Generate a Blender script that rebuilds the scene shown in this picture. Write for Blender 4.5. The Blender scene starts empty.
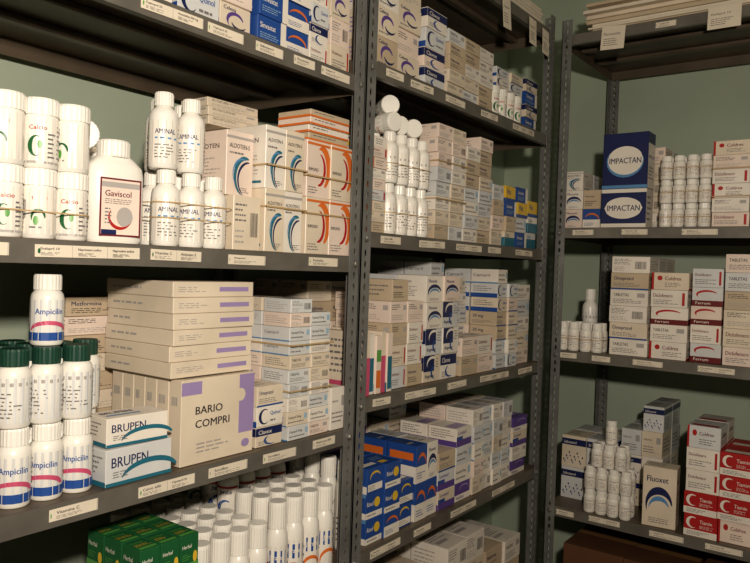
import bpy, math, random
from mathutils import Matrix, Vector
random.seed(7)
def ru(a,b): return a+(b-a)*random.random()

# ---------------------------------------------------------------- materials
MATS={}
def lin(c):
    c=c/255.0
    return c/12.92 if c<=0.04045 else ((c+0.055)/1.055)**2.4
PAL=dict(
 white=(232,225,214), cream=(222,209,189), beige=(198,181,156), cool=(212,213,212), pinkw=(230,213,200),
 plastic=(234,231,223), capw=(238,235,227), navy=(34,44,90), blue=(46,84,152), lblue=(96,144,188), sky=(160,188,206),
 teal=(46,112,132), green=(38,100,60), dgreen=(34,70,57), lgreen=(98,160,82), red=(178,42,42), dred=(110,28,32),
 maroon=(112,40,50), pink=(198,88,120), orange=(218,118,52), yellow=(224,188,66), purple=(98,76,144), lpurple=(162,144,188),
 grey=(122,119,119), lgrey=(174,169,165), dgrey=(62,60,62), black=(28,28,32), brown=(120,84,54), tan=(150,116,76))
def base_mat(name,col,rough=0.5,metal=0.0,noise=0.0,nscale=20,bump=0.0):
    m=bpy.data.materials.new(name); m.use_nodes=True
    nt=m.node_tree; b=nt.nodes['Principled BSDF']
    c=[lin(x) for x in col]+[1]
    b.inputs['Base Color'].default_value=c
    b.inputs['Roughness'].default_value=rough; b.inputs['Metallic'].default_value=metal
    if noise>0 or bump>0:
        tc=nt.nodes.new('ShaderNodeTexCoord'); n=nt.nodes.new('ShaderNodeTexNoise')
        n.inputs['Scale'].default_value=nscale; n.inputs['Detail'].default_value=5
        nt.links.new(tc.outputs['Object'],n.inputs['Vector'])
        if noise>0:
            r=nt.nodes.new('ShaderNodeValToRGB')
            r.color_ramp.elements[0].position=0.3; r.color_ramp.elements[1].position=0.7
            r.color_ramp.elements[0].color=[max(0,x*(1-noise)) for x in c[:3]]+[1]
            r.color_ramp.elements[1].color=[min(1,x*(1+noise)) for x in c[:3]]+[1]
            nt.links.new(n.outputs['Fac'],r.inputs['Fac']); nt.links.new(r.outputs['Color'],b.inputs['Base Color'])
        if bump>0:
            bp=nt.nodes.new('ShaderNodeBump'); bp.inputs['Strength'].default_value=bump; bp.inputs['Distance'].default_value=0.002
            nt.links.new(n.outputs['Fac'],bp.inputs['Height']); nt.links.new(bp.outputs['Normal'],b.inputs['Normal'])
    return m
def mat(k):
    if k in MATS: return MATS[k]
    if k in ('plastic','capw'): m=base_mat('mat_'+k,PAL[k],0.3,noise=0.02,nscale=9)
    elif k in ('white','cream','beige','cool','pinkw'): m=base_mat('mat_carton_'+k,PAL[k],0.38,noise=0.09,nscale=9)
    else: m=base_mat('mat_print_'+k,PAL[k],0.4,noise=0.04,nscale=14)
    MATS[k]=m; return m
MATS['steel']=base_mat('mat_grey_painted_steel',(128,128,126),0.38,metal=0.25,noise=0.2,nscale=14,bump=0.15)
MATS['lip']=base_mat('mat_grey_shelf_lip',(118,114,107),0.36,metal=0.25,noise=0.18,nscale=14,bump=0.15)
MATS['steel_d']=base_mat('mat_grey_shelf_steel',(108,96,82),0.42,metal=0.25,noise=0.2,nscale=9,bump=0.1)
MATS['bolt']=base_mat('mat_bolt',(160,158,152),0.35,metal=0.8)
MATS['wall']=base_mat('mat_green_wall',(178,190,172),0.75,noise=0.07,nscale=2.5,bump=0.25)
MATS['floor']=base_mat('mat_floor',(110,100,90),0.5,noise=0.12,nscale=6)
MATS['ceil']=base_mat('mat_ceiling',(180,174,162),0.8,noise=0.04,nscale=3)
MATS['paper']=base_mat('mat_paper',(222,212,194),0.7,noise=0.05,nscale=15)
MATS['kraft']=base_mat('mat_kraft',(104,70,46),0.75,noise=0.12,nscale=12)
MATS['band']=base_mat('mat_rubber_band',(186,160,120),0.6)

# ---------------------------------------------------------------- text cache
TC={}
def text_mesh(s):
    if s in TC: return TC[s]
    cu=bpy.data.curves.new('t','FONT'); cu.body=s; cu.resolution_u=2; cu.size=1
    ob=bpy.data.objects.new('t',cu); bpy.context.scene.collection.objects.link(ob)
    dg=bpy.context.evaluated_depsgraph_get(); dg.update()
    me=ob.evaluated_get(dg).to_mesh()
    vs=[(v.co.x,v.co.y) for v in me.vertices]; fs=[tuple(p.vertices) for p in me.polygons]
    ob.evaluated_get(dg).to_mesh_clear()
    bpy.data.objects.remove(ob); bpy.data.curves.remove(cu)
    x0=min(v[0] for v in vs); x1=max(v[0] for v in vs); y0=min(v[1] for v in vs); y1=max(v[1] for v in vs)
    asp=(x1-x0)/(y1-y0)
    vs=[((x-x0)/(x1-x0),(y-y0)/(y1-y0)) for x,y in vs]
    n=len(vs); dx=0.035/asp
    vs=vs+[(x+dx,y) for x,y in vs]; fs=fs+[tuple(i+n for i in f) for f in fs]
    TC[s]=(vs,fs,asp); return TC[s]

# ---------------------------------------------------------------- mesh builder
class MB:
    def __init__(s): s.v=[]; s.f=[]; s.m=[]; s.sm=[]; s.mats=[]
    def mi(s,k):
        if k not in s.mats: s.mats.append(k)
        return s.mats.index(k)
    def add(s,vs,fs,k,M=None,smooth=False):
        o=len(s.v)
        if M is not None: vs=[M@Vector(v) for v in vs]
        s.v.extend([tuple(v) for v in vs]); i=s.mi(k)
        for f in fs: s.f.append(tuple(a+o for a in f)); s.m.append(i); s.sm.append(smooth)
    def box(s,x0,y0,z0,x1,y1,z1,k,M=None,c=0.0):
        if c<=0:
            vs=[(x,y,z) for z in (z0,z1) for y in (y0,y1) for x in (x0,x1)]
            s.add(vs,[(0,2,3,1),(4,5,7,6),(0,1,5,4),(2,6,7,3),(0,4,6,2),(1,3,7,5)],k,M); return
        X=(x0,x1);Y=(y0,y1);Z=(z0,z1); vs=[]; idx={}
        for a in (0,1):
            for b in (0,1):
                for d in (0,1):
                    sx=c if a==0 else -c; sy=c if b==0 else -c; sz=c if d==0 else -c
                    for t,p in enumerate(((X[a],Y[b]+sy,Z[d]+sz),(X[a]+sx,Y[b],Z[d]+sz),(X[a]+sx,Y[b]+sy,Z[d]))):
                        idx[(a,b,d,t)]=len(vs); vs.append(p)
        g=lambda a,b,d,t: idx[(a,b,d,t)]
        fs=[]
        for a in (0,1):
            fs.append((g(a,0,0,0),g(a,1,0,0),g(a,1,1,0),g(a,0,1,0)))
            fs.append((g(0,a,0,1),g(1,a,0,1),g(1,a,1,1),g(0,a,1,1)))
            fs.append((g(0,0,a,2),g(1,0,a,2),g(1,1,a,2),g(0,1,a,2)))
        for a in (0,1):
            for b in (0,1):
                fs.append((g(a,b,0,0),g(a,b,1,0),g(a,b,1,1),g(a,b,0,1)))
                fs.append((g(a,0,b,0),g(a,1,b,0),g(a,1,b,2),g(a,0,b,2)))
                fs.append((g(0,a,b,1),g(1,a,b,1),g(1,a,b,2),g(0,a,b,2)))
                for d in (0,1): fs.append((g(a,b,d,0),g(a,b,d,1),g(a,b,d,2)))
        s.add(vs,fs,k,M)
    def lathe(s,prof,k,M=None,n=26,sx=1,sy=1,ridge=0.0,smooth=True,sq=0.0):
        vs=[]; fs=[]
        for (r,z) in prof:
            for i in range(n):
                a=2*math.pi*i/n; rr=r*(1-ridge*(i%2))
                ca,sa=math.cos(a),math.sin(a)
                if sq>0:
                    e=1-sq
                    ca=math.copysign(abs(ca)**e,ca); sa=math.copysign(abs(sa)**e,sa)
                vs.append((rr*ca*sx,rr*sa*sy,z))
        for j in range(len(prof)-1):
            for i in range(n):
                i2=(i+1)%n; fs.append((j*n+i,j*n+i2,(j+1)*n+i2,(j+1)*n+i))
        s.add(vs,fs,k,M,smooth)
        L=(len(prof)-1)*n
        s.add([vs[i] for i in range(n)],[tuple(range(n))[::-1]],k,M); s.add([vs[L+i] for i in range(n)],[tuple(range(n))],k,M)
    def obj(s,name,Mw=None,parent=None):
        me=bpy.data.meshes.new(name); me.from_pydata(s.v,[],s.f); me.update()
        for k in s.mats: me.materials.append(mat(k))
        me.polygons.foreach_set('material_index',s.m); me.polygons.foreach_set('use_smooth',s.sm)
        ob=bpy.data.objects.new(name,me); bpy.context.scene.collection.objects.link(ob)
        if Mw is not None: ob.matrix_world=Mw
        if parent: ob.parent=parent
        return ob

# ---------------------------------------------------------------- print designs
class Face:
    """flat or wrapped surface on which printed graphics are laid as thin ink layers"""
    def __init__(s,mb,W,H,fn,M,wrap=False): s.mb=mb;s.W=W;s.H=H;s.fn=fn;s.M=M;s.lay=0.0003;s.wrap=wrap
    def put(s,pts,fs,k):
        s.mb.add([s.fn(u,v,s.lay) for u,v in pts],fs,k,s.M)
    def step(s): s.lay+=0.00016
    def strip(s,u0,u1,top,bot,k,n):
        pts=[];fs=[]
        for i in range(n+1):
            u=u0+(u1-u0)*i/n; pts+= [(u,bot(i/n)),(u,top(i/n))]
        for i in range(n): fs.append((2*i,2*i+2,2*i+3,2*i+1))
        s.put(pts,fs,k)
    def draw(s,els):
        W,H=s.W,s.H
        for e in els:
            t=e[0]
            if t=='R':
                _,a,b,c,d,k=e; n=max(1,int((c-a)*14)) if s.wrap else 1
                s.strip(a*W,c*W,lambda q:d*H,lambda q:b*H,k,n)
            elif t=='C':
                _,cx,cz,rx,rz,k=e
                s.strip((cx-rx)*W,(cx+rx)*W,lambda q:(cz+rz*math.sqrt(max(0,1-(2*q-1)**2)))*H,lambda q:(cz-rz*math.sqrt(max(0,1-(2*q-1)**2)))*H,k,14)
            elif t=='T':
                _,st,a,b,c,d,k=e; vs,fs,asp=text_mesh(st)
                w=(c-a)*W; h=(d-b)*H*.92
                if w/h<asp*.8: h=w/(asp*.8)
                if w/h>asp*1.25: w=h*asp*1.25
                y0=(b+d)/2*H-h/2; n2=len(vs)//2
                P=[(a*W+w*x,y0+h*y) for x,y in vs]
                s.put(P,[f for f in fs if f[0]<n2],k); s.lay+=.00005
                s.put(P,[f for f in fs if f[0]>=n2],k)
            elif t=='L':
                _,a,b,c,d,n,k=e
                n=n+ (1 if n>1 else 0)
                for i in range(n):
                    z=d-(d-b)*(i+0.5)/n; hh=(d-b)/n*0.17; L=ru(0.55,1.0)
                    q=a
                    while q<a+(c-a)*L-0.02:
                        w=ru(0.03,0.12); e2=min(q+w,a+(c-a)*L)
                        s.put([(q*W,(z-hh)*H),(e2*W,(z-hh)*H),(e2*W,(z+hh)*H),(q*W,(z+hh)*H)],[(0,1,2,3)],k); q+=w+0.022
            elif t=='B':
                _,a,b,c,d,k=e; q=a
                while q<c:
                    w=(c-a)*ru(0.02,0.06)
                    s.put([(q*W,b*H),((q+w)*W,b*H),((q+w)*W,d*H),(q*W,d*H)],[(0,1,2,3)],k); q+=w+(c-a)*ru(0.03,0.06)
            elif t=='S':
                _,cx,cz,rx,rz,th,a0,a1,k=e; n=14; pts=[];fs=[]
                for i in range(n+1):
                    q=i/n; a=math.radians(a0+(a1-a0)*q); w=th*math.sin(math.pi*(0.08+0.9*q))
                    for sgn in (-1,1):
                        pts.append(((cx+(rx+sgn*w/2)*math.cos(a))*W,(cz+(rz+sgn*w/2)*math.sin(a))*H))
                for i in range(n): fs.append((2*i,2*i+2,2*i+3,2*i+1))
                s.put(pts,fs,k)
            s.step()

D={}
def design(n,base,front,side=None,top=None): D[n]=(base,front,side if side is not None else front,top or [('R',.1,.3,.6,.42,'lgrey'),('L',.1,.5,.8,.85,3,'grey')])
LN='grey'
design('plain','cream',[('L',.08,.60,.6,.88,2,'dgrey'),('L',.08,.12,.9,.4,2,'lgrey'),('R',.75,.6,.92,.82,'lgrey')])
design('textw','white',[('T','TABLETAS',.08,.55,.50,.8,'dgrey'),('L',.08,.15,.9,.45,2,'grey'),('R',.72,.55,.92,.8,'lgrey')],[('L',.1,.2,.9,.8,3,LN)])
design('textb','cream',[('T','Omeprazol',.08,.5,.6,.8,'navy'),('L',.08,.15,.8,.42,2,LN),('R',0,0,1,.08,'blue')],[('T','20 mg',.1,.5,.5,.8,'navy'),('L',.1,.15,.9,.4,2,LN)])
design('textr','white',[('T','Diclofenaco',.07,.55,.6,.8,'maroon'),('L',.08,.15,.8,.45,2,LN),('R',.86,.12,.93,.85,'red')],[('T','100 mg',.1,.5,.6,.8,'maroon'),('L',.1,.1,.8,.4,2,LN)])
design('barcode','white',[('L',.06,.5,.55,.88,3,LN),('B',.62,.25,.9,.7,'dgrey'),('L',.06,.1,.5,.4,2,'lgrey')],[('L',.1,.2,.9,.8,3,'lgrey')])
design('aldo','white',[('R',.0,.88,1,.92,'lgrey'),('T','ALDOTEN-S',.1,.72,.85,.82,'dgrey'),('L',.1,.62,.7,.70,1,LN),('S',.72,.30,.40,.30,.10,75,250,'teal'),('S',.85,.26,.42,.28,.06,90,240,'navy'),('S',.60,.34,.36,.24,.04,70,220,'lblue'),('L',.45,.05,.9,.14,2,LN)],
   [('T','ALDOTEN',.1,.72,.8,.8,'dgrey'),('L',.15,.2,.85,.6,6,'lgrey'),('R',.1,.08,.9,.12,'teal')])
design('orng','pinkw',[('S',.62,.52,.34,.36,.20,-60,110,'orange'),('S',.5,.5,.28,.28,.10,-90,80,'red'),('T','INMUNO',.08,.44,.50,.54,'dgrey'),('L',.08,.06,.6,.2,2,LN),('R',0,.92,1,.96,'orange')],
   [('T','INMUNO',.1,.7,.8,.8,'maroon'),('L',.15,.2,.85,.6,6,'lgrey')])
design('orflat','cream',[('R',0,0,1,.25,'orange'),('L',.1,.5,.7,.85,1,LN)],[('R',0,0,1,.3,'orange')])
design('yel','cream',[('R',0,0,.35,1,'orange'),('L',.45,.2,.9,.8,2,'grey')],[('R',0,0,1,.4,'yellow'),('L',.1,.5,.9,.9,1,'grey')])
design('blueq','cool',[('S',.3,.5,.18,.36,.10,60,320,'navy'),('T','Quinol',.5,.5,.88,.75,'blue'),('L',.5,.15,.9,.4,1,LN)],[('R',0,0,1,.3,'blue'),('L',.1,.4,.9,.85,2,LN)])
design('bluebox','blue',[('T','Sinvastat',.08,.5,.62,.8,'white'),('L',.08,.15,.8,.4,2,'sky'),('R',.8,0,1,1,'white')],[('L',.1,.2,.9,.8,2,'sky')])
design('blueor','blue',[('R',0,0,1,.45,'white'),('S',.5,.45,.4,.3,.10,0,160,'orange'),('L',.1,.1,.8,.3,2,'blue')],[('R',0,0,1,.45,'white'),('R',.1,.6,.9,.8,'orange')])
design('purp','cream',[('S',.5,.42,.26,.28,.12,20,220,'purple'),('S',.62,.46,.26,.26,.08,200,330,'navy'),('L',.1,.08,.7,.2,1,LN),('T','Celexa',.1,.76,.5,.9,'navy')],[('L',.1,.2,.9,.8,3,'lpurple')])
design('navyw','white',[('R',0,.55,1,.95,'navy'),('T','Clavox',.1,.62,.6,.85,'white'),('S',.6,.3,.26,.22,.09,120,300,'blue'),('L',.1,.08,.5,.3,2,LN)],[('R',0,.55,1,.95,'navy'),('L',.1,.1,.8,.4,2,LN)])
design('navys','cool',[('R',0,.40,.62,1,'navy'),('S',.5,.66,.30,.26,.10,20,200,'white'),('S',.66,.35,.2,.24,.09,90,270,'blue'),('T','Augment',.08,.12,.6,.3,'navy'),('L',.7,.5,.95,.9,3,LN)],[('R',0,.45,1,.95,'navy'),('L',.1,.1,.9,.4,3,LN)],[('R',.1,.3,.6,.5,'navy'),('L',.1,.6,.8,.85,2,LN)])
design('brup','white',[('T','BRUPEN',.08,.48,.62,.78,'navy'),('S',.66,.06,.44,.46,.15,20,165,'teal'),('R',0,.0,1,.10,'teal'),('L',.1,.2,.36,.4,2,LN)],[('R',0,0,1,.14,'teal'),('L',.1,.3,.9,.85,3,LN)],[('R',.1,.3,.65,.42,'lblue'),('T','BRUPEN',.1,.55,.6,.8,'navy')])
design('bario','cream',[('R',.0,.82,.26,.97,'lpurple'),('R',.78,.26,1,.99,'lpurple'),('S',.76,.58,.14,.28,.10,100,260,'cream'),('C',.80,.74,.07,.08,'cream'),('T','BARIO',.18,.58,.54,.68,'dgrey'),('T','COMPRI',.18,.42,.64,.52,'dgrey'),('L',.2,.12,.7,.26,2,'lgrey'),('C',.88,.13,.06,.05,'lpurple')],[('L',.2,.6,.8,.9,1,'lgrey')])
design('barflat','cream',[('R',.55,.36,.93,.66,'lpurple'),('L',.06,.3,.40,.7,2,'lgrey')],[('L',.1,.3,.6,.7,1,'lgrey')],[('B',.1,.6,.35,.8,'grey'),('B',.6,.2,.9,.3,'grey')])
design('smallw','cool',[('T','Captopril 25mg',.06,.48,.66,.72,'dgrey'),('L',.06,.15,.9,.40,1,LN),('R',.80,.4,.94,.8,'sky')],[('T','Captopril',.08,.4,.7,.7,'grey'),('R',0,0,1,.08,'lblue')])
design('green','green',[('T','Herbal',.1,.55,.6,.8,'white'),('R',0,0,1,.2,'lgreen'),('C',.8,.35,.12,.16,'yellow'),('L',.1,.28,.6,.48,2,'lgreen')],None,[('R',.08,.08,.92,.25,'lgreen'),('T','Herbal',.1,.6,.7,.82,'lgreen'),('L',.1,.32,.9,.54,2,'yellow')])
design('redw','white',[('R',0,0,.06,1,'red'),('C',.22,.68,.07,.14,'red'),('T','Coldrex',.36,.55,.8,.78,'maroon'),('L',.36,.15,.9,.45,2,LN)],[('R',0,0,1,.10,'red'),('T','Coldrex',.15,.5,.75,.75,'maroon'),('L',.15,.2,.85,.42,2,LN)],[('R',.1,.1,.9,.3,'red')])
design('redbox','red',[('R',0,0,1,.30,'white'),('S',.28,.62,.16,.24,.10,60,300,'white'),('T','Tiamin',.48,.6,.85,.78,'white'),('L',.48,.38,.9,.54,2,'white'),('L',.1,.06,.8,.24,2,LN)],[('R',.0,0,1,.45,'white'),('T','Tiamin',.1,.12,.7,.34,'red'),('S',.5,.68,.28,.16,.08,20,200,'white')],[('R',.1,.1,.9,.4,'white')])
design('dredbox','white',[('R',0,0,1,.30,'dred'),('S',.5,.6,.34,.22,.11,30,210,'red'),('T','Ferrum',.12,.08,.6,.24,'white')],[('R',0,0,1,.34,'dred'),('C',.5,.68,.14,.12,'red'),('L',.1,.84,.9,.95,1,LN)])
design('teal','cool',[('R',0,.0,1,.6,'teal'),('T','Gel',.1,.64,.4,.88,'teal')],[('R',0,0,1,.6,'teal')])
design('pinks','pinkw',[('R',0,.0,1,.6,'pink')],[('R',0,0,1,.2,'pink'),('L',.1,.3,.9,.9,5,LN)])
design('tealv','white',[('R',.1,.05,.9,.6,'teal')],[('R',0,0,1,.16,'teal'),('L',.1,.3,.9,.9,5,LN)])
design('orv','white',[('R',.1,.1,.9,.4,'orange'),('R',.1,.55,.9,.75,'lgreen')],[('L',.1,.3,.9,.9,5,LN)])
design('yelb','yellow',[('R',0,0,1,.2,'blue'),('T','Vita',.1,.4,.5,.85,'blue')],[('R',0,0,1,.2,'blue')],[('R',.1,.2,.5,.4,'blue')])
design('bluey','blue',[('R',0,0,1,.24,'white'),('C',.68,.58,.18,.2,'yellow'),('T','Rinol',.08,.46,.45,.7,'white'),('L',.1,.06,.9,.2,1,LN)],[('R',0,0,1,.25,'white'),('T','Rinol',.15,.5,.65,.7,'white'),('R',0,.86,1,1,'lblue')],[('R',.1,.2,.5,.4,'yellow'),('L',.1,.5,.9,.8,2,'sky')])
design('blued','blue',[('R',.06,.08,.94,.36,'white'),('S',.5,.6,.3,.22,.09,14,200,'yellow'),('L',.1,.12,.8,.32,2,LN)],[('R',0,0,1,.3,'white'),('T','Nasal',.15,.55,.65,.78,'white'),('L',.1,.35,.8,.5,1,'sky')],[('R',.1,.2,.9,.4,'white'),('R',.1,.6,.5,.74,'yellow')])
design('purw','cool',[('R',0,0,1,.36,'purple'),('R',0,.36,.4,.55,'blue'),('T','Loratad',.1,.65,.6,.85,'purple')],[('R',0,0,1,.3,'purple'),('L',.1,.4,.9,.9,3,LN)],[('R',.1,.1,.9,.5,'lpurple')])
design('purd','purple',[('R',0,0,1,.34,'white'),('S',.6,.62,.28,.2,.08,10,190,'lpurple'),('T','Valdox',.1,.08,.6,.28,'purple')],[('R',0,0,1,.34,'white'),('L',.1,.45,.9,.9,2,'lpurple')],[('R',.0,.3,1,.7,'lpurple')])
design('impact','navy',[('C',.5,.5,.40,.26,'white'),('S',.5,.5,.40,.28,.05,150,380,'lblue'),('T','IMPACTAN',.15,.42,.85,.58,'navy'),('R',0,0,1,.06,'lblue')],[('R',0,0,.98,.8,'white'),('T','IMPACTAN',.1,.5,.85,.62,'navy'),('L',.1,.15,.8,.4,3,LN)])
design('impactw','white',[('R',0,.10,1,.90,'navy'),('C',.5,.5,.42,.28,'white'),('T','IMPACTAN',.14,.42,.86,.58,'navy')],[('L',.1,.15,.8,.85,4,LN)])
design('patt','cool',[('R',.0,.70,1,.9,'navy'),('T','Salbutamol',.08,.72,.6,.86,'white')]+[('C',.10+.11*i,.34+.12*((i*7)%3-1),.026,.035,'navy') for i in range(8)]+[('C',.15+.11*i,.16+.1*(i%3),.022,.03,'blue') for i in range(7)],
   [('R',0,.70,1,.9,'navy'),('L',.1,.1,.8,.6,4,LN)])
design('swoosh','white',[('S',.5,.35,.38,.26,.13,10,200,'navy'),('S',.5,.30,.30,.18,.08,20,180,'lblue'),('T','Fluoxet',.12,.74,.75,.86,'navy'),('L',.2,.06,.8,.16,2,LN)],[('T','Fluoxet',.12,.72,.75,.82,'navy'),('L',.15,.2,.8,.6,5,LN)])
design('beigeb','beige',[('T','Metformina',.08,.55,.6,.78,'navy'),('L',.08,.15,.8,.45,2,'dgrey')],[('L',.1,.2,.9,.8,2,LN)])
design('kraft','kraft',[('R',.0,.46,1,.54,'tan')],[('R',.0,.46,1,.54,'tan')],[('R',.0,.44,1,.56,'tan')])

VAR={'white':['white','white','cream','cool','pinkw'],'cream':['cream','cream','white','pinkw','beige'],'cool':['cool','cool','white','cream'],'pinkw':['pinkw','pinkw','cream']}
def carton(mb,M,w,d,h,dn,faces='FLRT',vary=True):
    base,fr,sd,tp=D[dn]
    if vary and base in VAR: base=random.choice(VAR[base])
    mb.box(0,0,0,w,d,h,base,M,c=0.0009)
    if 'F' in faces: Face(mb,w,h,lambda u,v,o:(u,-o,v),M).draw(fr)
    if 'L' in faces:
        Face(mb,d,h,lambda u,v,o:(-o,d-u,v),M).draw(sd)
    if 'R' in faces: Face(mb,d,h,lambda u,v,o:(w+o,u,v),M).draw(sd)
    if 'T' in faces: Face(mb,w,d,lambda u,v,o:(u,v,h+o),M).draw(tp)

YA=0.941; XB=2.28; YB=0.935
FA=Matrix.Translation((0,YA,0)); FB=Matrix.Translation((XB,YB,0))@Matrix.Rotation(-math.pi/2,4,'Z')
T=lambda x,y,z: Matrix.Translation((x,y,z))
RZ=lambda a: Matrix.Rotation(math.radians(a),4,'Z')
def bandbox(mb,W0,D0,W,Dp,zs):
    for zz in zs:
        e=0.0018
        for a in ((W0-e,D0-e,W+e,D0-e+.0006),(W0-e,Dp+e-.0006,W+e,Dp+e),(W0-e,D0-e,W0-e+.0006,Dp+e),(W+e-.0006,D0-e,W+e,Dp+e)):
            mb.box(a[0],a[1],zz,a[2],a[3],zz+.003,'band')
def stack(name,F,x,y,z,size,n,dn,jit=0.003,rot=0,band=False,gap=0.0012,drop=None,vary=True):
    """a stack of cartons; columns are set back unevenly and the top layer is incomplete"""
    w,d,h=size; nx,ny,nz=n; mb=MB(); dl=dn if isinstance(dn,list) else [dn]
    W=nx*(w+gap);Dp=ny*(d+gap)
    loose=(jit>0 and not band)
    col=[ru(0,.009) if loose else 0 for _ in range(nx)]
    hts=[nz]*nx
    if drop:
        for i in range(nx-drop,nx): hts[i]-=1
    elif loose and nx>1 and nz>2:
        for i in range(nx):
            if random.random()<.4: hts[i]-=1
    for k in range(nz):
        C=T(W/2,Dp/2,0)@RZ(ru(-1,1)*(1.2 if k else .4) if jit>0.001 else 0)@T(-W/2,-Dp/2,0)
        for i in range(nx):
            if k>=hts[i]: continue
            for j in range(ny):
                if len(dl)==1: de=dl[0]
                elif nx>1: de=dl[(k//2+i*2+(k*i)%2)%len(dl)]
                else: de=dl[k%len(dl)]
                fc=''
                if j==0: fc+='F'
                if i==0 or k>=hts[i-1]: fc+='L'
                if i==nx-1 or k>=hts[i+1] : fc+='R'
                if k==hts[i]-1: fc+='T'
                back=col[i]+(ru(0,jit*2) if j==0 else jit*2)
                M=C@T(i*(w+gap)+ru(-jit,jit)*0.2,j*(d+gap)+back,k*(h+0.0005))
                carton(mb,M,w,d,h,de,fc,vary)
    if band:
        bandbox(mb,-.001,-.001,W+.001,Dp+jit*2,[nz*h*q for q in ([0.35,0.68] if nz*h>.1 else [0.5])])
    return mb.obj(name,F@T(x,y,z+0.0006)@RZ(rot))

def bottle(mb,M,r,h,cap='capw',lab=None,style='bottle',body='plastic',a=-35):
    M=M@RZ(a)
    if style=='tub':
        ch=h*0.24; b=h-ch
        mb.lathe([(r*.86,0),(r*.96,.002),(r*.96,b*.96),(r*.9,b)],body,M)
        mb.lathe([(r,b),(r,h-.003),(r*.93,h)],cap,M,n=48,ridge=.03,smooth=False)
        mb.lathe([(r*.8,h-.0005),(r*.78,h+.0008)],cap,M)
        R=r*.96; z0=.006; z1=b*.93
    elif style=='slim':
        mb.lathe([(r*.88,0),(r,.004),(r,h*.68),(r*.93,h*.74),(r*.62,h*.80),(r*.55,h*.82)],body,M)
        mb.lathe([(r*.66,h*.82),(r*.66,h*.975),(r*.6,h)],cap,M,n=40,ridge=.04,smooth=False)
        R=r; z0=.008; z1=h*.62
    else:
        mb.lathe([(r*.9,0),(r,.003),(r,h*.66),(r*.95,h*.72),(r*.78,h*.77),(r*.72,h*.78)],body,M)
        mb.lathe([(r*.84,h*.78),(r*.84,h*.97),(r*.78,h)],cap,M,n=44,ridge=.035,smooth=False)
        R=r; z0=.007; z1=h*.64
    if lab:
        Wd=2*math.pi*R*.96
        Face(mb,Wd,z1-z0,lambda u,v,o:((R+o)*math.sin((u-Wd/2)/R),-(R+o)*math.cos((u-Wd/2)/R),v+z0),M,True).draw(LB[lab])
LB=dict(
 tubg=[('R',0,0,1,1,'white'),('R',.0,.0,1,.05,'lgrey'),('S',.50,.38,.06,.22,.045,60,300,'green'),('C',.53,.42,.022,.09,'lgreen'),('T','Calcio',.43,.74,.59,.84,'red'),('L',.7,.1,.95,.9,7,LN),('B',.16,.3,.26,.7,'dgrey'),('L',.60,.1,.68,.7,5,LN)],
 tubr=[('R',0,0,1,1,'white'),('R',.44,.76,.58,.84,'red'),('S',.5,.36,.06,.18,.04,0,200,'green'),('C',.48,.3,.025,.1,'lgreen'),('L',.42,.1,.6,.2,1,LN),('B',.30,.35,.38,.75,'dgrey'),('L',.08,.1,.28,.9,7,LN)],
 amin=[('R',0,0,1,1,'white'),('T','AMINAL',.38,.68,.62,.80,'navy'),('R',.38,.56,.64,.60,'lblue'),('L',.38,.1,.62,.46,4,LN),('L',.74,.1,.95,.9,7,LN),('L',.06,.1,.28,.9,7,LN)],
 ampi=[('R',0,0,1,1,'cool'),('R',0,.0,1,.20,'blue'),('S',.5,.20,.2,.24,.10,10,170,'pink'),('T','Ampicilin',.36,.60,.64,.80,'blue'),('L',.76,.3,.95,.95,5,LN),('L',.05,.3,.26,.95,5,LN)],
 grey=[('R',0,0,1,1,'cool'),('R',.3,.82,.7,.90,'lgrey'),('L',.34,.1,.66,.7,6,LN),('B',.2,.2,.30,.8,'dgrey'),('L',.75,.1,.95,.9,6,LN)],
 small=[('R',0,0,1,1,'white'),('R',.34,.72,.66,.80,'lgrey'),('L',.36,.1,.66,.6,4,LN),('L',.1,.1,.3,.9,5,LN),('L',.72,.1,.95,.9,5,LN)],
 redb=[('R',0,0,1,1,'white'),('R',.34,.74,.66,.94,'blue'),('T','Jarabe',.40,.78,.60,.90,'white'),('S',.5,.5,.14,.16,.05,10,190,'orange'),('L',.36,.1,.66,.34,3,LN),('L',.74,.1,.95,.9,6,LN),('L',.05,.1,.26,.9,6,LN)],
 blb=[('R',0,0,1,1,'white'),('S',.5,.4,.12,.26,.07,60,300,'blue'),('R',.35,0,.65,.07,'orange'),('T','Jarabe',.40,.78,.60,.92,'navy'),('R',.30,.95,.70,1,'red')],
 blue=[('R',0,0,1,1,'white'),('R',0,.2,1,.75,'blue'),('T','Suero',.42,.4,.58,.6,'white')])
def bottles(name,F,x,y,z,pts,r,h,cap='capw',lab='small',style='bottle',a=-35,aj=22,bands=None):
    mb=MB()
    for p in pts:
        cx,cy,lv=p[:3]; cp=p[3] if len(p)>3 and p[3] else cap; lb=p[4] if len(p)>4 and p[4] else lab; hh=p[5] if len(p)>5 else h
        bottle(mb,T(cx,cy,lv*h+ (lv>0)*.001*lv),r,hh,cp,lb,style,a=a+ru(-aj,aj))
    if bands:
        for lv,zs in bands:
            q=[p for p in pts if p[2]==lv]
            x0=min(p[0] for p in q)-r; x1=max(p[0] for p in q)+r; y0=min(p[1] for p in q)-r; y1=max(p[1] for p in q)+r
            path=[]
            for cx,cy,a0 in ((x1-r,y0+r,-90),(x1-r,y1-r,0),(x0+r,y1-r,90),(x0+r,y0+r,180)):
                for s_ in range(7):
                    an=math.radians(a0+15*s_); path.append((cx+(r+.0012)*math.cos(an),cy+(r+.0012)*math.sin(an)))
            n=len(path)
            for zz in zs:
                vs=[(x_,y_,zz) for x_,y_ in path]+[(x_,y_,zz+.002) for x_,y_ in path]
                mb.add(vs,[(i,(i+1)%n,n+(i+1)%n,n+i) for i in range(n)],'band')
    return mb.obj(name,F@T(x,y,z+0.0006))
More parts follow.
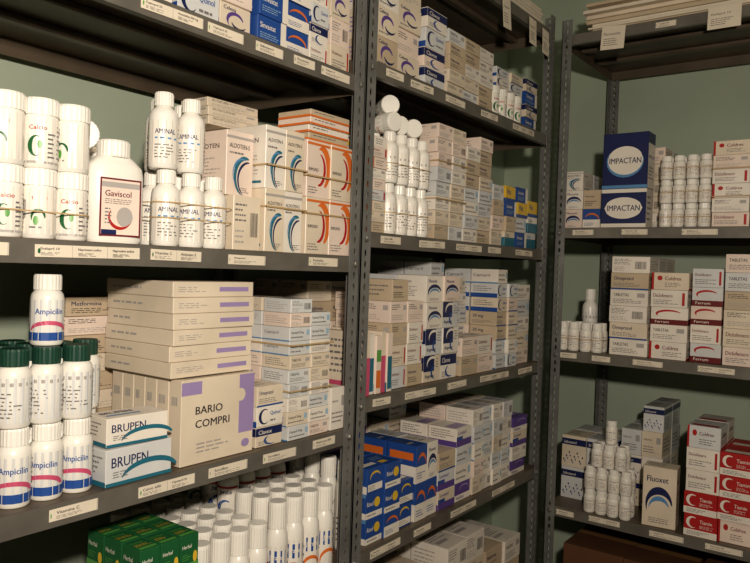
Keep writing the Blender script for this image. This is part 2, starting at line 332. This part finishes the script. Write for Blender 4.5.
def grid(nx,ny,pitch,levels=1):
    o=[]
    for l in range(levels):
        for j in range(ny):
            for i in range(nx):
                o.append((i*pitch+ru(-.0008,.0008),j*pitch+ru(0,.0008),l))
    return o

# ---------------------------------------------------------------- shelving
def flange(mb,M,w,z0,z1,k):
    p=.025; n=int((z1-z0)/p); th=.0022
    for i in range(n):
        a=z0+i*p; cx=w/2; cz=a+p/2; hx=.0042; hz=.0072
        out=[(0,a),(cx,a),(w,a),(w,cz),(w,a+p),(cx,a+p),(0,a+p),(0,cz)]
        inn=[(cx-hx*.6,cz-hz),(cx,cz-hz),(cx+hx*.6,cz-hz),(cx+hx,cz),(cx+hx*.6,cz+hz),(cx,cz+hz),(cx-hx*.6,cz+hz),(cx-hx,cz)]
        vs=[(u,0,v) for u,v in out]+[(u,0,v) for u,v in inn]+[(u,th,v) for u,v in out]+[(u,th,v) for u,v in inn]
        fs=[]
        for q in range(8):
            q2=(q+1)%8
            fs+=[(q,q2,8+q2,8+q),(16+q2,16+q,24+q,24+q2),(8+q,8+q2,24+q2,24+q)]
        fs+=[(2,3,19,18),(3,4,20,19),(0,7,23,16),(7,6,22,23)]
        mb.add(vs,fs,k,M)
def post(mb,x,y,sx,sy,H,w=.034):
    M=T(x,y,0)@Matrix.Diagonal((sx,sy,1,1))
    flange(mb,M,w,0,H,'steel')
    flange(mb,M@Matrix.Rotation(math.pi/2,4,'Z')@Matrix.Diagonal((1,-1,1,1)),w,0,H,'steel')
def unit(F,x0,x1,dep,zs,H):
    par=bpy.data.objects.new('metal_shelving_unit',None); bpy.context.scene.collection.objects.link(par)
    par.matrix_world=F@T(x0,0,0)
    W=x1-x0
    mb=MB()
    for (a,b,sx,sy) in ((0,0,1,1),(W,0,-1,1),(0,dep,1,-1),(W,dep,-1,-1)):
        post(mb,a,b,sx,sy,H)
    o=mb.obj('posts'); o.parent=par
    for i,z in enumerate(zs):
        m=MB(); g=.003; xa,xb=g,W-g; ya,yb=g,dep-g; L=.034
        m.box(xa,ya,z-.0018,xb,yb,z,'steel_d')
        m.box(xa+.003,ya-.0001,z-L,xb-.003,ya+.002,z-.0002,'lip',c=.0006)
        m.box(xa+.003,ya,z-L,xb-.003,ya+.014,z-L+.0016,'lip')
        m.box(xa+.003,yb-.0015,z-L,xb-.003,yb,z-.001,'steel_d')
        m.box(xa,ya+.002,z-L,xa+.0015,yb-.002,z-.001,'steel_d')
        m.box(xb-.0015,ya+.002,z-L,xb,yb-.002,z-.001,'steel_d')
        for q in (.33,.66):
            yy=ya+(yb-ya)*q
            m.box(xa+.003,yy-.012,z-.016,xb-.003,yy+.012,z-.0016,'steel_d',c=.003)
        for px_ in (.017,W-.017):
            m.lathe([(.0065,0),(.0065,.004),(.004,.006)],'bolt',T(px_,-.0002,z-.017)@Matrix.Rotation(math.pi/2,4,'X'),n=6,smooth=False)
        for sx_,xx in ((-1,-.0005),(1,W+.0005)):
            m.lathe([(.0065,0),(.0065,.002)],'bolt',T(xx,.018,z-.017)@Matrix.Rotation(sx_*math.pi/2,4,'Y'),n=6,smooth=False)
        o=m.obj('shelf_%d'%(i+1)); o.parent=par
    return par
U1=(.262,1.222); U2=(1.2265,2.232)
Z1=[.12,.70,1.058,1.428,1.812,2.19]
Z2=[.10,.42,.77,1.117,1.485,1.86,2.20]
Z3=[.20,.635,1.155,1.562,2.20]
unit(FA,U1[0],U1[1],.42,Z1,2.25)
unit(FA,U2[0],U2[1],.42,Z2,2.25)
unit(FB,0,.98,.50,Z3,2.25)

# shelf-edge labels
TXT=['Amoxicilina 500 mg','Calcio 600','Ibuprofeno 400','Aldoten S','Sucralfato','Ranitidina','Omeprazol','Naproxeno sodico','Metformina 850','Salbutamol','Captopril 25','Fluoxetina','Vitamina C','Enalapril 10']
def labels(F,z,segs):
    mb=MB()
    for (a,b) in segs:
        zz=z-.007+ru(-.002,.001); hh=.017; M=T(a,0.0022,zz-hh)@Matrix.Rotation(math.radians(ru(-.8,.8)),4,'Y')
        w=b-a
        mb.box(0,-.0009,0,w,-.0002,hh,'paper',M)
        f=Face(mb,w,hh,lambda u,v,o:(u,-.0009-o,v),M)
        n=max(1,int(w/.05)); els=[]
        for i in range(n):
            els.append(('T',random.choice(TXT),(i+.14)/n,.52,(i+.80)/n,.80,'dgrey'))
            els.append(('L',(i+.14)/n,.12,(i+.8)/n,.42,2,'grey'))
            els.append(('R',(i+.97)/n,.0,(i+.985)/n,1,'lgrey'))
        els.append(('C',.03,.5,.012,.2,random.choice(['lgreen','green','lgrey'])))
        f.draw(els)
    return mb.obj('shelf_edge_labels',F)
labels(FA,1.812,[(.66,.78),(.79,.87),(.90,.97),(1.0,1.06),(1.08,1.17)])
labels(FA,1.428,[(.40,.47),(.505,.67),(.69,.79),(.85,.94),(1.06,1.15)])
labels(FA,1.058,[(.36,.46),(.535,.61),(.68,.79),(.82,.91),(.95,1.04),(1.09,1.16)])
labels(FA,1.86,[(1.30,1.37),(1.40,1.50),(1.56,1.66),(1.75,1.85),(1.95,2.1)])
labels(FA,1.485,[(1.30,1.38),(1.46,1.58),(1.64,1.78),(1.82,1.90),(2.0,2.12)])
labels(FA,1.117,[(1.29,1.36),(1.42,1.56),(1.62,1.72),(1.80,1.98),(2.05,2.15)])
labels(FA,.77,[(1.30,1.42),(1.48,1.56),(1.66,1.80),(1.90,2.05)])
labels(FB,1.562,[(.06,.13),(.22,.30),(.40,.50),(.60,.72)])
labels(FB,1.155,[(.03,.09),(.14,.20),(.27,.36),(.46,.56),(.62,.70)])
labels(FB,.635,[(.04,.10),(.15,.25),(.34,.44),(.50,.60)])
labels(FB,2.20,[(.3,.36),(.6,.7)])
def tag(F,x,z,w,h):
    mb=MB(); M=T(x,0,z)@Matrix.Rotation(math.radians(ru(-4,4)),4,'Y')@Matrix.Rotation(math.radians(-3),4,'X')
    mb.box(0,-.0022,-h,w,-.0014,0,'paper',M)
    Face(mb,w,h,lambda u,v,o:(u,-.0022-o,v-h),M).draw([('T',random.choice(TXT),.1,.6,.8,.74,'grey'),('L',.1,.15,.85,.5,3,'grey')])
    mb.obj('hanging_paper_tag',F)
tag(FB,.135,2.205,.075,.075); tag(FB,.45,2.205,.09,.065)
tag(FA,1.845,2.195,.05,.09); tag(FA,2.03,2.19,.05,.08); tag(FA,2.13,2.185,.05,.08)

# ================================================================ UNIT 1
z=1.428
pts=[]
for l in (0,1):
    for j in range(2):
        for i,cx in enumerate((.432,.481,.530,.579)):
            pts.append((cx+ru(-.001,.001),.042+j*.052,l,None,'blue' if (i==0 and l==0) else ('tubg' if (i+l+j)%2 else 'tubr')))
bottles('supplement_tub_group',FA,0,0,z,pts,.0245,.097,style='tub',a=-42,aj=30,bands=[(0,[.036])])
bottles('supplement_tub_group',FA,0,0,z,[(.645+.052*i,.15+.052*j,0,None,'tubg') for i in range(2) for j in range(2)]+[(.60-.01,.15,0),(.59,.15,1)],.0245,.097,style='tub')
mb=MB()
for (x,y,zz,an) in ((.622,.14,z+.1245,-30),(.672,.12,z+.1245,-20),(.646,.135,z+.1690,-25)):
    bottle(mb,FA@T(x,y,zz)@RZ(an)@Matrix.Rotation(math.radians(90),4,'X')@T(0,0,-.04),.0245,.095,'capw','tubg','tub')
mb.obj('lying_supplement_tubs')
mb=MB(); r=.045
mb.lathe([(r*.92,0),(r,.005),(r,.105),(r*.95,.117),(r*.7,.129),(r*.56,.134)],'plastic',None,n=48,sx=1,sy=.62,sq=.35)
mb.lathe([(.0235,.132),(.0245,.134),(.0245,.155),(.022,.158)],'capw',None,n=48,ridge=.03,smooth=False)
yf=-.0283
Face(mb,.066,.088,lambda u,v,o:(u-.033,yf-o-.0002,v+.010),None).draw([('R',0,0,1,1,'maroon'),('R',.04,.03,.96,.97,'pinkw'),('R',.04,.84,.96,.93,'lgrey'),('T','Gaviscol',.12,.68,.75,.79,'maroon'),('L',.12,.55,.8,.65,2,LN),('C',.60,.34,.20,.17,'lgrey'),('S',.5,.34,.28,.2,.06,150,330,'red'),('L',.12,.2,.3,.5,4,LN),('R',.04,.03,.4,.11,'navy')])
mb.obj('antacid_bottle',FA@T(.652,.050,z+.0006)@RZ(-8))
pts=[(.746,.042,0),(.796,.040,0),(.846,.041,0),(.758,.093,0),(.808,.092,0),(.856,.094,0),(.740,.045,1),(.797,.046,1),(.77,.096,1),(.822,.1,1)]
bottles('syrup_bottle_group',FA,0,0,z,pts,.0235,.125,lab='amin',style='slim',a=-38,aj=14,bands=[(0,[.045,.07])])
stack('medicine_carton_stack',FA,.876,.016,z,(.066,.10,.098),(1,2,1),'barcode')
stack('medicine_carton_stack',FA,.876,.03,z+.0995,(.066,.10,.118),(1,2,1),'aldo')
stack('medicine_carton_stack',FA,.948,.012,z,(.052,.10,.118),(2,2,2),'aldo',band=True)
stack('medicine_carton_stack',FA,1.061,.012,z,(.071,.10,.114),(2,2,2),'orng',band=True)
stack('flat_carton_stack',FA,1.075,.02,z+.2305,(.125,.09,.015),(1,1,4),'orflat',jit=.004)
stack('flat_carton_stack',FA,.90,.12,z+.2385,(.13,.08,.017),(1,1,3),'plain')
stack('flat_carton_stack',FA,.43,.26,z,(.10,.1,.03),(4,1,6),'plain')

z=1.812
stack('medicine_carton_stack',FA,.50,.02,z,(.075,.11,.05),(2,2,5),['textb','plain'])
stack('medicine_carton_stack',FA,.66,.016,z,(.078,.11,.045),(1,2,5),['blueq','barcode'])
stack('medicine_carton_stack',FA,.745,.016,z,(.088,.11,.055),(1,2,5),'blueq')
stack('medicine_carton_stack',FA,.84,.02,z,(.072,.11,.05),(1,2,5),['purp','plain'])
stack('medicine_carton_stack',FA,.918,.015,z,(.074,.11,.048),(1,2,6),'bluebox',band=True)
stack('medicine_carton_stack',FA,.998,.015,z,(.066,.11,.05),(1,2,5),'blueor')
stack('medicine_carton_stack',FA,1.07,.02,z,(.055,.11,.040),(1,2,7),['textr','navyw','blueq'])
stack('medicine_carton_stack',FA,1.132,.016,z,(.062,.11,.055),(1,2,5),['textr','barcode','purp'])

z=1.058
stack('medicine_carton_stack',FA,.385,.02,z,(.083,.10,.036),(1,2,8),['redw','plain','textr'])
pts=[]
for j in range(3):
    for i,cx in enumerate((.503,.550,.597)):
        pts.append((cx,.040+j*.049,0,'capw','ampi',.108))
        if not(j==2 and i==0): pts.append((cx-.002,.042+j*.049,1,'dgreen','grey',.108))
pts.append((.646,.105,0,'capw','ampi',.108)); pts.append((.644,.10,1,'dgreen','grey',.108))
pts.append((.556,.058,2,'capw','ampi',.102))
bottles('antibiotic_bottle_group',FA,0,0,z,pts,.0228,.108,lab='ampi',a=-38,aj=16)
stack('ibuprofen_carton',FA,.627,.010,z,(.122,.066,.056),(1,1,1),'brup',rot=1.0,jit=0)
stack('ibuprofen_carton',FA,.632,.018,z+.058,(.108,.058,.044),(1,1,1),'brup',rot=-3,jit=0)
stack('flat_carton_stack',FA,.69,.235,z,(.13,.12,.034),(1,1,8),['plain','beigeb'],jit=.004)
stack('barium_carton_row',FA,.770,.012,z,(.166,.0315,.146),(1,6,1),'bario',jit=.0008,vary=False)
stack('flat_barium_carton_stack',FA,.758,.016,z+.1485,(.182,.19,.0268),(1,1,6),'barflat',jit=.005,vary=False)
stack('medicine_carton_stack',FA,.947,.012,z,(.07,.065,.038),(1,1,3),['navyw','blueq','textb'])
stack('medicine_carton_stack',FA,.95,.098,z,(.068,.07,.032),(1,3,7),['smallw','textw'])
stack('small_tablet_carton_stack',FA,1.028,.012,z,(.061,.075,.0275),(2,2,10),['smallw','barcode','textw'],band=True,drop=1)
stack('medicine_carton_stack',FA,1.158,.012,z,(.047,.09,.09),(1,2,1),'textw')
stack('medicine_carton_stack',FA,1.05,.21,z,(.075,.08,.045),(2,2,6),['textb','smallw'])

z=.70
stack('herbal_tea_carton_stack',FA,.695,.012,z,(.038,.048,.060),(3,3,4),'green',jit=.0008,drop=0,band=True)
stack('medicine_carton_stack',FA,.45,.02,z,(.09,.12,.05),(2,2,3),'plain')
bottles('syrup_bottle_group',FA,.84,.042,z,grid(4,6,.0475),.0222,.205,lab='blb')
bottles('syrup_bottle_group',FA,1.035,.040,z,grid(4,3,.0475),.0222,.235,lab='redb')
bottles('syrup_bottle_group',FA,1.035,.185,z,grid(4,3,.0475,2),.0222,.145,lab='blb')
stack('cardboard_box',FA,.45,.03,.12,(.33,.33,.3),(2,1,1),'kraft')

# ================================================================ UNIT 2
z=1.86
stack('medicine_carton_stack',FA,1.285,.015,z,(.086,.10,.068),(1,3,4),'purp')
stack('medicine_carton_stack',FA,1.380,.02,z,(.098,.10,.058),(1,3,4),['purp','plain'])
stack('medicine_carton_stack',FA,1.487,.015,z,(.095,.10,.048),(1,3,4),['navyw','navyw','blueq'])
stack('medicine_carton_stack',FA,1.594,.015,z,(.086,.10,.034),(3,3,5),['plain','beigeb','textw'])
bottles('supplement_tub_group',FA,1.890,.045,z,grid(4,3,.05,1),.024,.09,lab='tubg',style='tub')
stack('medicine_carton_stack',FA,2.09,.02,z,(.085,.10,.04),(1,2,4),['bluebox','navyw'])
stack('medicine_carton_stack',FA,1.885,.02,z+.092,(.085,.10,.028),(2,1,3),['blueq','textb'])
z=1.485
stack('ampoule_carton_stack',FA,1.268,.015,z,(.078,.09,.024),(1,3,9),['yel','plain','yel','textr'])
bottles('syrup_bottle_group',FA,1.376,.040,z,grid(4,3,.0465,2),.0222,.120,lab='small',style='slim',bands=[(0,[.05]),(1,[.165])])
mb=MB()
for i,(x,y,zz) in enumerate(((1.385,.02,.266),(1.437,.03,.266),(1.489,.02,.266),(1.41,.03,.309))):
    bottle(mb,FA@T(x,y+.05,z+zz)@RZ(-12-9*i)@Matrix.Rotation(math.radians(90),4,'X')@T(0,0,-.05),.0235,.095,'capw','tubg','tub')
mb.obj('lying_supplement_tubs')
stack('medicine_carton_stack',FA,1.555,.015,z,(.072,.09,.0365),(2,2,8),['plain','textw','barcode'],band=True)
stack('medicine_carton_stack',FA,1.711,.015,z,(.078,.09,.037),(2,2,8),['textw','smallw','beigeb'])
stack('medicine_carton_stack',FA,1.60,.23,z,(.078,.09,.037),(6,1,6),['plain','textw'])
stack('medicine_carton_stack',FA,1.876,.015,z,(.07,.1,.044),(1,2,4),['plain','textw'])
stack('vitamin_carton_stack',FA,1.952,.008,z,(.070,.1,.045),(1,2,4),['teal','plain','bluebox','yelb'])
stack('medicine_carton_stack',FA,2.03,.008,z,(.073,.1,.046),(1,2,4),['bluebox','smallw','yelb','bluebox'])
stack('medicine_carton_stack',FA,2.11,.012,z,(.07,.1,.05),(1,2,3),['teal','teal','yelb'])
z=1.117
for i,dn in enumerate(['pinks','tealv','orv','pinks','tealv']):
    stack('ointment_carton',FA,1.268+i*.022,.012+.004*(i%2),z,(.0205,.15,.142-.004*(i%3)),(1,1,1),dn,jit=0)
stack('medicine_carton_stack',FA,1.383,.015,z,(.07,.09,.052),(2,1,5),['textr','plain','beigeb'],jit=.002,drop=1)
stack('medicine_carton_stack',FA,1.29,.20,z,(.09,.09,.05),(3,2,6),['textb','beigeb','plain'])
stack('medicine_carton_stack',FA,1.385,.118,z,(.066,.07,.045),(2,1,6),['beigeb','textb','plain'],jit=.002)
stack('antibiotic_carton_stack',FA,1.532,.012,z,(.083,.09,.068),(2,2,4),['navys','swoosh','navyw'])
stack('medicine_carton_stack',FA,1.712,.012,z,(.095,.075,.052),(2,1,2),['plain','textr'])
stack('medicine_carton_stack',FA,1.705,.115,z,(.072,.09,.044),(3,2,7),['smallw','blueq','textw','smallw'])
stack('medicine_carton_stack',FA,1.93,.012,z,(.065,.09,.042),(2,2,7),['smallw','textb','blueq'],drop=1)
stack('medicine_carton_stack',FA,2.075,.02,z,(.1,.1,.05),(1,2,5),['textw','smallw'])
z=.77
bottles('syrup_bottle_group',FA,1.262,.05,z,grid(1,4,.05),.0215,.20,lab='small')
stack('nasal_spray_carton_stack',FA,1.302,.012,z,(.064,.08,.058),(3,2,3),['bluey','blued','blueor'],drop=1)
stack('medicine_carton_stack',FA,1.507,.012,z,(.052,.09,.095),(2,2,2),['blueor','swoosh'])
stack('medicine_carton_stack',FA,1.62,.012,z,(.086,.09,.05),(2,2,4),['purw','textb','purd','smallw'])
stack('medicine_carton_stack',FA,1.80,.012,z,(.06,.09,.048),(4,2,5),['textw','smallw','barcode'])
stack('medicine_carton_stack',FA,1.30,.215,z,(.09,.09,.05),(3,2,5),['blueor','purd','smallw','purw'])
stack('medicine_carton_stack',FA,1.585,.215,z,(.09,.09,.05),(2,2,5),['purd','smallw','plain'])
stack('medicine_carton_stack',FA,2.055,.012,z,(.10,.09,.045),(1,2,4),['purd','plain','purw'])
stack('medicine_carton_stack',FA,1.78,.225,z,(.07,.09,.05),(5,1,5),['smallw','textw'])
z=.42
stack('medicine_carton_stack',FA,1.30,.02,z,(.12,.12,.06),(3,2,3),['textb','plain'])
stack('medicine_carton_stack',FA,1.69,.02,z,(.11,.12,.075),(2,2,3),['plain','barcode'])
stack('medicine_carton_stack',FA,1.94,.02,z,(.11,.12,.07),(2,2,3),['beigeb','textw'])

# ================================================================ UNIT 3 (end wall)
z=1.562
stack('medicine_carton_stack',FB,.018,.03,z,(.06,.10,.0625),(2,2,3),['swoosh','aldo','blueor','beigeb'],drop=0,jit=.002)
stack('large_medicine_carton',FB,.148,.012,z,(.142,.075,.122),(1,1,1),'impactw',jit=0)
stack('large_medicine_carton',FB,.148,.014,z+.1235,(.142,.075,.176),(1,1,1),'impact',jit=0)
stack('medicine_carton_stack',FB,.165,.10,z,(.075,.09,.052),(2,2,5),['textw','barcode'])
bottles('small_vial_bottle_group',FB,.343,.03,z,grid(4,3,.0375,3),.0178,.072,lab='small',a=20,bands=[(0,[.03]),(1,[.105]),(2,[.178])])
stack('medicine_carton_stack',FB,.478,.012,z,(.100,.10,.0415),(1,2,6),['textr','plain','redw'],band=True)
stack('vitamin_carton_stack',FB,.585,.012,z,(.08,.10,.05),(2,2,2),'yelb')
stack('medicine_carton_stack',FB,.52,.24,z,(.1,.1,.06),(3,1,4),'plain')
z=1.155
bottles('small_vial_bottle_group',FB,.028,.030,z,grid(4,2,.0395),.0185,.095,lab='small',a=20,bands=[(0,[.04])])
bottles('lotion_bottle',FB,.085,.125,z,[(0,0,0)],.026,.205,lab='grey',style='slim',a=20)
stack('medicine_carton_stack',FB,.187,.012,z,(.118,.10,.052),(1,3,6),['textw','textb','barcode'])
stack('medicine_carton_stack',FB,.312,.014,z,(.108,.10,.053),(1,2,5),['redw','textw','dredbox','textr','redw'])
stack('iron_supplement_carton_stack',FB,.428,.03,z,(.086,.10,.056),(1,2,5),['dredbox','textr','dredbox'])
stack('medicine_carton_stack',FB,.522,.012,z,(.115,.10,.054),(2,2,6),['textr','plain','textw'])
z=.635
stack('inhaler_carton_stack',FB,.008,.11,z,(.085,.11,.108),(2,2,2),'patt')
stack('inhaler_carton_stack',FB,.190,.18,z,(.066,.11,.085),(2,2,4),['patt','textw'])
pts=grid(4,2,.0385,2)+[(.02+.0385*i,.0385*j,2) for i in range(3) for j in range(2)]+[(.058,.02,3)]
bottles('small_vial_bottle_group',FB,.142,.025,z,pts,.0182,.075,lab='small',a=20)
stack('antidepressant_carton',FB,.312,.015,z,(.098,.07,.185),(1,1,1),'swoosh',rot=6,jit=0)
stack('vitamin_carton_stack',FB,.435,.012,z,(.092,.11,.066),(2,2,5),['redbox','textr','redw','redbox'],drop=1)
stack('cold_remedy_carton_stack',FB,.64,.012,z,(.1,.11,.07),(3,2,4),['redw','textr'])
z=.20
stack('cardboard_box',FB,.05,.04,z,(.20,.3,.30),(2,1,1),'kraft',jit=.006)
stack('cardboard_box',FB,.48,.03,z,(.22,.33,.33),(2,1,1),'kraft')
z=2.20
mb=MB()
zz=0
for i in range(9):
    t=ru(.006,.014); dx=ru(-.02,.02)
    mb.box(.08+dx,.012+ru(0,.03),zz,.90+dx,.36,zz+t-.001,random.choice(['paper','beige','cream']),None,c=.001); zz+=t
mb.obj('stacked_paper_folders',FB@T(0,-.008,z+.0005))
mb=MB(); zz=0
for i in range(5):
    t=ru(.008,.014); mb.box(1.5+ru(-.02,.02),.02,zz,2.17+ru(-.02,.02),.32,zz+t-.001,'paper',None,c=.001); zz+=t
mb.obj('stacked_paper_folders',FA@T(0,0,z+.0005))

# ================================================================ ROOM
def wallbox(n,a,b,k):
    mb=MB(); mb.box(a[0],a[1],a[2],b[0],b[1],b[2],k); return mb.obj(n)
WY=1.40; WX=2.83; LX=-1.8; LY=-1.9; H=2.75
wallbox('floor',(LX,LY,-.1),(WX,WY,0),'floor')
wallbox('ceiling',(LX,LY,H),(WX,WY,H+.1),'ceil')
wallbox('wall_left',(LX,WY,0),(WX,WY+.1,H),'wall')
wallbox('wall_back',(WX,LY,0),(WX+.1,WY,H),'wall')
wallbox('wall_right',(LX,LY-.1,0),(WX,LY,H),'wall')
wallbox('wall_front',(LX-.1,LY,0),(LX,WY,H),'wall')
wallbox('baseboard_left',(LX,WY-.012,0),(WX,WY,.07),'ceil')
wallbox('baseboard_back',(WX-.012,LY,0),(WX,WY-.012,.07),'ceil')

em=bpy.data.materials.new('mat_tube'); em.use_nodes=True
b=em.node_tree.nodes['Principled BSDF']; b.inputs['Emission Color'].default_value=(1,.93,.82,1); b.inputs['Emission Strength'].default_value=2
MATS['tube']=em
par=bpy.data.objects.new('fluorescent_ceiling_light',None); bpy.context.scene.collection.objects.link(par); par.location=(.4,-.5,H)
mb=MB(); mb.box(-.6,-.07,-.05,.6,.07,0,'ceil',None,c=.006); o=mb.obj('housing'); o.parent=par
mb=MB()
for yy in (-.035,.035): mb.lathe([(.012,-.57),(.012,.57)],'tube',T(0,yy,-.066)@Matrix.Rotation(math.pi/2,4,'Y'),n=16)
o=mb.obj('tubes'); o.parent=par
def area(n,loc,tgt,sx,sy,e,col):
    l=bpy.data.lights.new(n,'AREA'); l.shape='RECTANGLE'; l.size=sx; l.size_y=sy; l.energy=e; l.color=col
    o=bpy.data.objects.new(n,l); bpy.context.scene.collection.objects.link(o); o.location=loc
    o.rotation_euler=(Vector(tgt)-Vector(loc)).to_track_quat('-Z','Y').to_euler(); return o
area('ceiling_lamp_light',(.4,-.5,H-.10),(.4,-.5,0),1.2,.15,3.5,(1,.89,.74))
area('camera_flash_light',(-.10,-.20,1.70),(1.6,.95,1.36),.07,.07,24,(1,.885,.755))
w=bpy.data.worlds.new('World'); bpy.context.scene.world=w; w.use_nodes=True
w.node_tree.nodes['Background'].inputs[0].default_value=(.8,.8,.75,1); w.node_tree.nodes['Background'].inputs[1].default_value=.03

# ================================================================ CAMERA
cam=bpy.data.cameras.new('Camera'); co=bpy.data.objects.new('Camera',cam); bpy.context.scene.collection.objects.link(co)
cam.sensor_width=36; cam.lens=714/750*36; cam.clip_start=.02
an=math.radians(36.3); p=math.tan(math.radians(.9))
f=Vector((math.cos(an),math.sin(an),-p))
q=f.to_track_quat('-Z','Y').to_matrix().to_4x4()
co.matrix_world=T(0,0,1.40)@q@Matrix.Rotation(math.radians(1.9),4,'Z')
bpy.context.scene.camera=co
bpy.context.scene.view_settings.view_transform='Standard'
try: bpy.context.scene.view_settings.look='Medium High Contrast'
except Exception: bpy.context.scene.view_settings.look='None'
